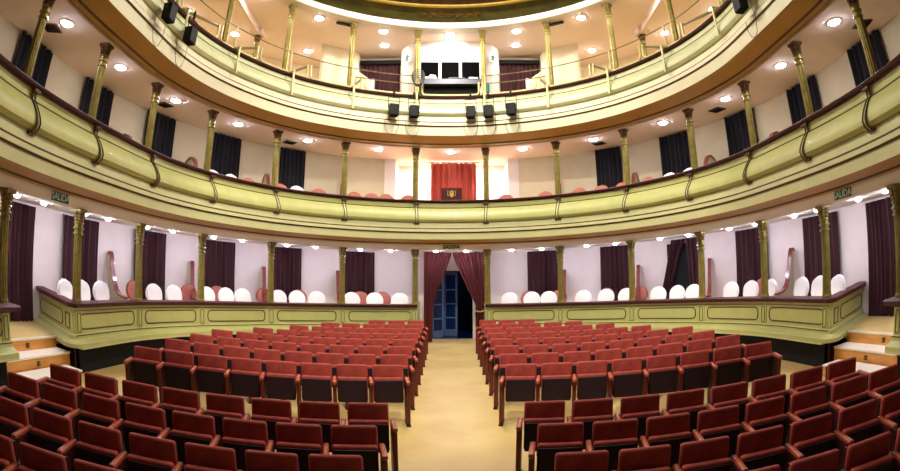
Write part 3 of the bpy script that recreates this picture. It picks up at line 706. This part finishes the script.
# camera-frustum test used only to leave out seats the photo shows nothing of
def seen(p):
    v = Vector(p) - Vector((CX, 0, CZ)); m = R.transposed() @ v; x, z, y = m.x, m.y, -m.z
    r = hypot(x, z); th = atan2(r, y); rr = 2 * 500.75 * sin(th / 2)
    u, w = 450 + rr * x / r, 235.5 - 108.67 - rr * z / r
    return -26 < u < 926 and w < 478
rear = [(6.78 + .87 * i, (.175 if i == 0 else .17), (.022 if i == 0 else .013), n) for i, n in enumerate((8, 8, 8, 8, 7, 6, 5, 3))]
front = [(4.95, .185, .013, 8), (4.25, .195, .013, 8), (3.54, .21, .015, 8), (2.84, .24, .018, 8), (2.15, .26, .02, 8)]
for k in (-1, 1):
    for blk, rows in (('rear', rear), ('front', front)):
        for ri, (y0, a, b, n) in enumerate(rows):
            xx = .64 if blk == 'rear' else .625 + .018 * ri
            # walk along the row so that the pitch stays half a metre
            pos = []; x = xx; f = lambda q: y0 - a * (q - xx) - b * (q - xx) ** 2
            for j in range(n):
                g = x
                dx = ((.492 if ri == 0 else .498) if blk == 'rear' else .507) / math.sqrt(1 + (a + 2 * b * (x - xx)) ** 2); x2 = x + dx
                pos.append(((x + x2) / 2, (f(x) + f(x2)) / 2, math.atan2(f(x) - f(x2), dx))); x = x2
            for j, (px_, py_, an) in enumerate(pos):
                if not seen((px_ * k, py_ + .25, .88 + fz(py_))): continue
                lab = 'red theatre seat, %s from the aisle in the %s row of the %s %s block' % (ORD[j + 1], ORD[ri + 1], side(k), blk)
                # armrest sits on the aisle side: mirror for the left block by turning the prototype choice
                kind = 'end' if j == n - 1 else ('r' if k > 0 else 'l')
                seat(px_ * k, py_, -an * k, lab, 'seats of the %s %s block' % (side(k), blk), kind)
# left-hand prototype: mirror its armrest side
for kk in ('l',):
    for c in kids(PROTO[kk]):
        if c.name.startswith(('armrest', 'side_frame', 'frame_edge')):
            for v in c.data.vertices: v.co.x = -v.co.x
            bm = bmesh.new(); bm.from_mesh(c.data); bmesh.ops.reverse_faces(bm, faces=bm.faces); bm.to_mesh(c.data); bm.free()

# ------------------------------------------------------------------ upper gallery: cabin, tubes, lamps
t = thing('control_cabin', 'white bulging control cabin with three dark windows behind the upper gallery rail', 'cabin', (0, 15, Z3F))
plan = [(-1.62, 15.75), (-1.62, 15.4), (-1.53, 15.0), (-1.32, 14.72), (-1.02, 14.58), (-.5, 14.52), (0, 14.5), (.5, 14.52), (1.02, 14.58), (1.32, 14.72), (1.53, 15.0), (1.62, 15.4), (1.62, 15.75)]
wz0, wz1 = 7.98, 8.62
def wallseg(mb, a, b, z0, z1, th=.06):
    A, B = Vector((*a, 0)), Vector((*b, 0)); d = B - A; mb.box(((A + B) / 2) + Vector((0, th / 2 * 1, (z0 + z1) / 2)), (d.length + .01, th, z1 - z0), atan2(d.y, d.x))
b = MB()
for i in range(len(plan) - 1):
    p, q = plan[i], plan[i + 1]; c = (p[0] + q[0]) / 2
    if abs(c) > 1.02: wallseg(b, p, q, Z3F, Z3C)
    else: wallseg(b, p, q, wz1, Z3C)
b.build('cabin_wall', 'white', t)
for i, (x0, x1) in enumerate(((-.93, -.36), (-.28, .28), (.36, .93))):
    fr = MB(); y = 14.54
    for (cx_, cz_, w, h) in (((x0 + x1) / 2, wz1, x1 - x0 + .08, .05), ((x0 + x1) / 2, wz0 - .02, x1 - x0 + .08, .04), (x0 - .02, (wz0 + wz1) / 2, .05, wz1 - wz0), (x1 + .02, (wz0 + wz1) / 2, .05, wz1 - wz0)): fr.box((cx_, y, cz_), (w, .07, h))
    f = fr.build('window_frame', 'trimw', t)
    MB().box(((x0 + x1) / 2, y + .02, (wz0 + wz1) / 2), (x1 - x0, .012, wz1 - wz0)).build('pane', 'glass', f)
b = MB(); b.box((0, 14.44, 7.87), (2.06, .22, .18), bevel=.01); b.build('counter', 'steel', t)
b = MB(); b.box((0, 14.62, 7.0), (2.0, .04, 1.6)); b.build('dark_opening', 'dark', t)  # black board standing in for the shade inside the opening
for x in (-.98, .98): MB().box((x, 14.58, 7.35), (.1, .14, 2.4)).build('post', 'trimw', t)
def at_c(x, z, y=14.36): return Vector((x, y, z))
# exit pictogram signs
for x, rz, lab in ((-1.36, .75, 'small green running-man exit sign on the left of the control cabin'), (1.36, -.75, 'small green running-man exit sign on the right of the control cabin')):
    p = Vector((x, 14.62, 8.78)); t = thing('exit_sign', lab, 'sign', p, -rz if False else rz * -1)
    rz = -rz
    MB().box(p, (.26, .015, .26), rz).build('sign_board', 'signt', t)
    b = MB(); X = lambda u, z: p + Matrix.Rotation(rz, 3, 'Z') @ Vector((u, -.014, z))
    b.lathe([(.001, -.008), (.028, -.006), (.028, .006), (.001, .008)], X(.01, .085), 10, axis='y')
    for pts in ([(.005, .045), (-.01, -.01)], [(-.01, -.01), (.035, -.035), (.02, -.08)], [(-.01, -.01), (-.03, -.05), (-.075, -.055)], [(.005, .035), (.045, .02), (.06, .045)], [(.005, .035), (-.045, .03), (-.055, .0)]):
        b.tube([X(u * 1.3, z * 1.3) for u, z in pts], .016, 6)
    b.build('running_figure', 'signg', t)
# things on the counter
b = MB(); b.box((-.62, 14.395, 8.0), (.42, .12, .07), .1, bevel=.02); b.box((-.55, 14.395, 8.06), (.2, .11, .09), .3, bevel=.03)
tag(b.build('paper_pile', 'paper', None, True), 'heap of white papers on the counter below the left cabin window', 'papers')
b = MB(); b.box((.2, 14.395, 7.995), (.5, .12, .04), -.05, .2, bevel=.01)
tg = b.build('mixing_desk', 'steel'); tag(tg, 'low grey mixing desk on the counter below the cabin windows', 'desk')
b = MB(); b.box((.71, 14.395, 7.99), (.28, .11, .05), .05, bevel=.01); tag(b.build('paper_sheets', 'paper'), 'flat white sheets on the counter below the right cabin window', 'papers')

# white side walls by the curtains
for k in (-1, 1):
    m = MB(); m.prism([(15.25, Z3F), (15.25, 9.2), (15.33, 9.2), (15.33, Z3F)], lambda u, v, q: ((3.06 + .14 * q) * k, u, v)); struct(m.build('trim_white_post_' + side(k), 'white', keep=True))
    m = MB(); A, B = Vector((3.05 * k, 15.1, 0)), Vector((2.55 * k, 15.1, 0))
    m.prism([(0, Z3F), (0, 8.55), (.5, 8.2), (.5, Z3F)], lambda u, v, q: ((3.05 - u) * k, 15.05 + .08 * q, v)); struct(m.build('wall_low_' + side(k), 'wall3', keep=True))
    m = MB(); m.box((2.52 * k, 15.09, 7.2), (.1, .14, 2.1)); struct(m.build('trim_low_post_' + side(k), 'white', keep=True))

JO = [.95, 2.75, 4.52, 6.29, 7.8, 9.7, 11.5]
# safety tubes: one thing per bay, posts, upper wire
for k in (-1, 1):
    for i, (c, jn) in enumerate(zip((1.09, 3.12, 5.18, 7.21, 9.5, 11.45, 13.2), JO)):
        s = c * k
        b = MB(); b.box(at(s, .80, 6.70), (.055, .03, .66), face(s), bevel=.008); rp = b.build('rail_post', 'cream', g3)
        b = MB(); b.box(at(s, .70, 7.02), (.06, .24, .03), face(s)); b.build('clamp', 'cream', rp)
        b = MB(); b.tube([at(s, .58, 7.0), at(s, .58, 7.62)], .024, 8); b.build('upright', 'tube', rp, True)
        if i > 0:
            b = MB(); b.tube([at(s, .62, 7.03), at(jn * k, .50, 7.40)], .034, 6); b.build('diagonal_arm', 'tubed', rp)
edges = [-c for c in JO[::-1]] + JO
nb = 0
for i in range(len(edges) - 1):
    a, b_ = edges[i] + .06, edges[i + 1] - .06
    zt, zb = (7.42, 7.05)
    pts = []
    for j in range(3): pts.append(at(a, .56, zt - (zt - zb - .1) * j / 2))
    for j in range(1, 5): an = j / 5 * pi / 2; pts.append(at(a + .1 * (1 - cos(an)), .56, zb + .1 * (1 - sin(an))))
    for s in srange(a + .1, b_ - .1, .2): pts.append(at(s, .56, zb))
    for j in range(1, 5): an = j / 5 * pi / 2; pts.append(at(b_ - .1 * (1 - sin(an)), .56, zb + .1 * (1 - cos(an))))
    for j in range(3): pts.append(at(b_, .56, zb + .1 + (zt - zb - .1) * j / 2))
    MB().tube(pts, .028, 8).build('guard_tube', 'tube', g3, True)
for k in (-1, 1):
    for z, nm in ((7.60, 'upper'), (7.36, 'lower')):
        if nm == 'lower': rng = (1.0, 3.01)
        else: rng = (1.0, 14.5)
        pts = [at(s * k, .58, z) for s in srange(*rng, .2)]
        MB().tube(pts, .014, 6).build('guard_cable', 'tubed', g3, True)
# stage lamps
def make_stage_lamp(label):
    t = thing('stage_lamp', label, 'stage light', (0, 0, 0), 0, 'hanging stage lamps')
    b = MB(); b.box((0, 0, -.56), (.25, .20, .32), bevel=.02); b.build('housing', 'black', t)
    b = MB(); b.tube([(-.15, 0, -.52), (-.15, 0, -.20), (.15, 0, -.20), (.15, 0, -.52)], .011, 6); b.build('yoke', 'black', t)
    b = MB(); b.lathe([(.018, -.20), (.03, -.16), (.03, -.06), (.012, .0)], n=10); b.build('clamp', 'black', t)
    b = MB(); b.lathe([(.022, .125), (.022, .16)], (.16 - .0, 0, -.56), 10, axis='y'); b.v = [(v[0] - .02, v[1] - .13, v[2]) for v in b.v]; b.build('knob', 'black', t)
    b = MB(); b.box((0, -.02, -.728), (.19, .14, .016)); b.build('lens', 'glass', t)
    for q in range(2):
        pts = [(-.2, .16, -.82), (-.2, .15, -.98), (-.12, .15, -1.16), (.0, .15, -1.22), (.1, .15, -1.16), (.17, .14, -.98), (.17, .12, -.6)]
        if q == 0:
            P2 = []
            for a_, b_ in zip(pts, pts[1:]):
                for u in range(4): P2.append(tuple(a_[w] + (b_[w] - a_[w]) * u / 4 for w in range(3)))
            MB().tube(P2 + [pts[-1]], .006, 5).build('cable', 'cable', t, True)
    return t
proto = None
for s, lab in ((-1.86, 'outer left of the cabin'), (-1.2, 'inner left of the cabin'), (.65, 'first right of the cabin centre'), (1.23, 'second right of the cabin centre'), (1.97, 'third right of the cabin centre'), (-9.47, 'lower one at the far left'), (-10.51, 'topmost one at the far left'), (10.84, 'single one at the far right')):
    d = .96; p = at(s, d, 6.97); lab = 'black stage lamp on the upper balcony front, ' + lab
    if proto is None: proto = make_stage_lamp(lab); proto.location = p; proto.rotation_euler.z = face(s)
    else: dup(proto, p, face(s), lab)
# coil of cable and teal bag on the rail
b = MB(); c = at(-1.05, .80, 7.48)
for j in range(5):
    r = .2 - .02 * j; b.tube([c + Vector((r * cos(a) * (.9 + .03 * j), .02 * j - .04, r * 1.15 * sin(a) - .03 * j)) for a in [2 * pi * i / 20 for i in range(20)]], .013, 5, closed=True)
b.tube([c + Vector((.03, 0, -.2)), c + Vector((.05, .03, -.4)), c + Vector((.02, .0, -.55))], .03, 6)
tag(b.build('cable_coil', 'cable', None, True), 'coil of dark cable hung on the upper rail left of the cabin', 'cable')
b = MB(); b.box(at(1.12, .4, 7.27), (.16, .14, .36), 0, .1, bevel=.05); b.box(at(1.12, .4, 7.08), (.12, .12, .12), 0, 0, bevel=.03)
tag(b.build('teal_bag', 'teal', None, True), 'small teal bag hanging behind the upper rail right of the cabin', 'bag')
# black bars on the upper ceiling
for k in (-1, 1):
    b = MB(); b.box(at(3.28 * k, -.1, Z3C - .05), (.5, .06, .07), face(3.28 * k)); tag(b.build('black_bar', 'black'), 'short black bar on the upper ceiling beside the second column, %s side' % side(k), 'bar')

# crest board in the middle gallery centre box
p = at(.02, .17, Z2F + .0)
t = thing('crest_board', 'dark red board with a gilded coat of arms behind the middle gallery rail', 'board', p)
MB().box(p + Vector((0, 0, .61)), (.56, .05, 1.22), bevel=.006).build('board', 'crest', t)
b = MB(); q = p + Vector((0, -.035, 1.07))
b.prism([(-.06, .02), (.06, .02), (.06, -.04), (.035, -.09), (0, -.11), (-.035, -.09), (-.06, -.04)], lambda u, v, k: q + Vector((u, -.012 * k, v)))
b.prism([(-.05, .03), (-.065, .08), (-.03, .055), (0, .09), (.03, .055), (.065, .08), (.05, .03)], lambda u, v, k: q + Vector((u, -.012 * k, v)))
for sx in (-1, 1): b.tube([q + Vector((sx * .09, -.005, -.08)), q + Vector((sx * .11, -.005, -.02)), q + Vector((sx * .10, -.005, .05)), q + Vector((sx * .12, -.005, .08))], .01, 5)
b.build('coat_of_arms', 'goldr', t)

# ------------------------------------------------------------------ light
def area(name, loc, rot, size, power, col, shape='DISK', spread=pi):
    l = bpy.data.lights.new(name, 'AREA'); l.shape = shape; l.size = size; l.energy = power; l.color = col; l.spread = spread
    o = bpy.data.objects.new(name, l); o.location = loc; o.rotation_euler = rot; COL.objects.link(o); return o
def spot(name, loc, target, power, col, ang, r=.1, blend=.5):
    l = bpy.data.lights.new(name, 'SPOT'); l.energy = power; l.color = col; l.spot_size = ang; l.spot_blend = blend; l.shadow_soft_size = r
    o = bpy.data.objects.new(name, l); o.location = loc; o.rotation_euler = (Vector(target) - Vector(loc)).to_track_quat('-Z', 'Y').to_euler(); COL.objects.link(o); return o
for nm_, lc, pw in (('house_light', (0, 10.2, 9.9), 1050), ('side_fill_light', (0, 7.0, 9.8), 850)):  # second light is an added fill for the side balcony fronts
    l = bpy.data.lights.new(nm_, 'POINT'); l.energy = pw; l.color = (1, .96, .88); l.shadow_soft_size = .10
    o = bpy.data.objects.new(nm_, l); o.location = lc; COL.objects.link(o)
spot('rear_fill_spot', (0, 3.3, 9.7), (0, 12.3, 1.2), 2600, (1, .95, .86), radians(74), .12, .45)  # unseen spot added to brighten the rear seats, leaving the front block dark
area('centre_box_light', (.03, 15.95, 5.6), (0, 0, 0), .8, 420, (.92, .96, 1))
l = bpy.data.lights.new('foyer_light', 'POINT'); l.energy = 14; l.color = (.25, .45, 1); l.shadow_soft_size = .15
o = bpy.data.objects.new('foyer_light', l); o.location = (-.4, 17.2, 2.3); COL.objects.link(o)
w = bpy.data.worlds.new('world'); scene.world = w; w.use_nodes = True
w.node_tree.nodes['Background'].inputs['Color'].default_value = (.02, .02, .025, 1); w.node_tree.nodes['Background'].inputs['Strength'].default_value = 1
vs_ = scene.view_settings; vs_.view_transform = 'Standard'; vs_.look = 'None'; vs_.gamma = 1; vs_.exposure = 0.0; vs_.use_curve_mapping = False
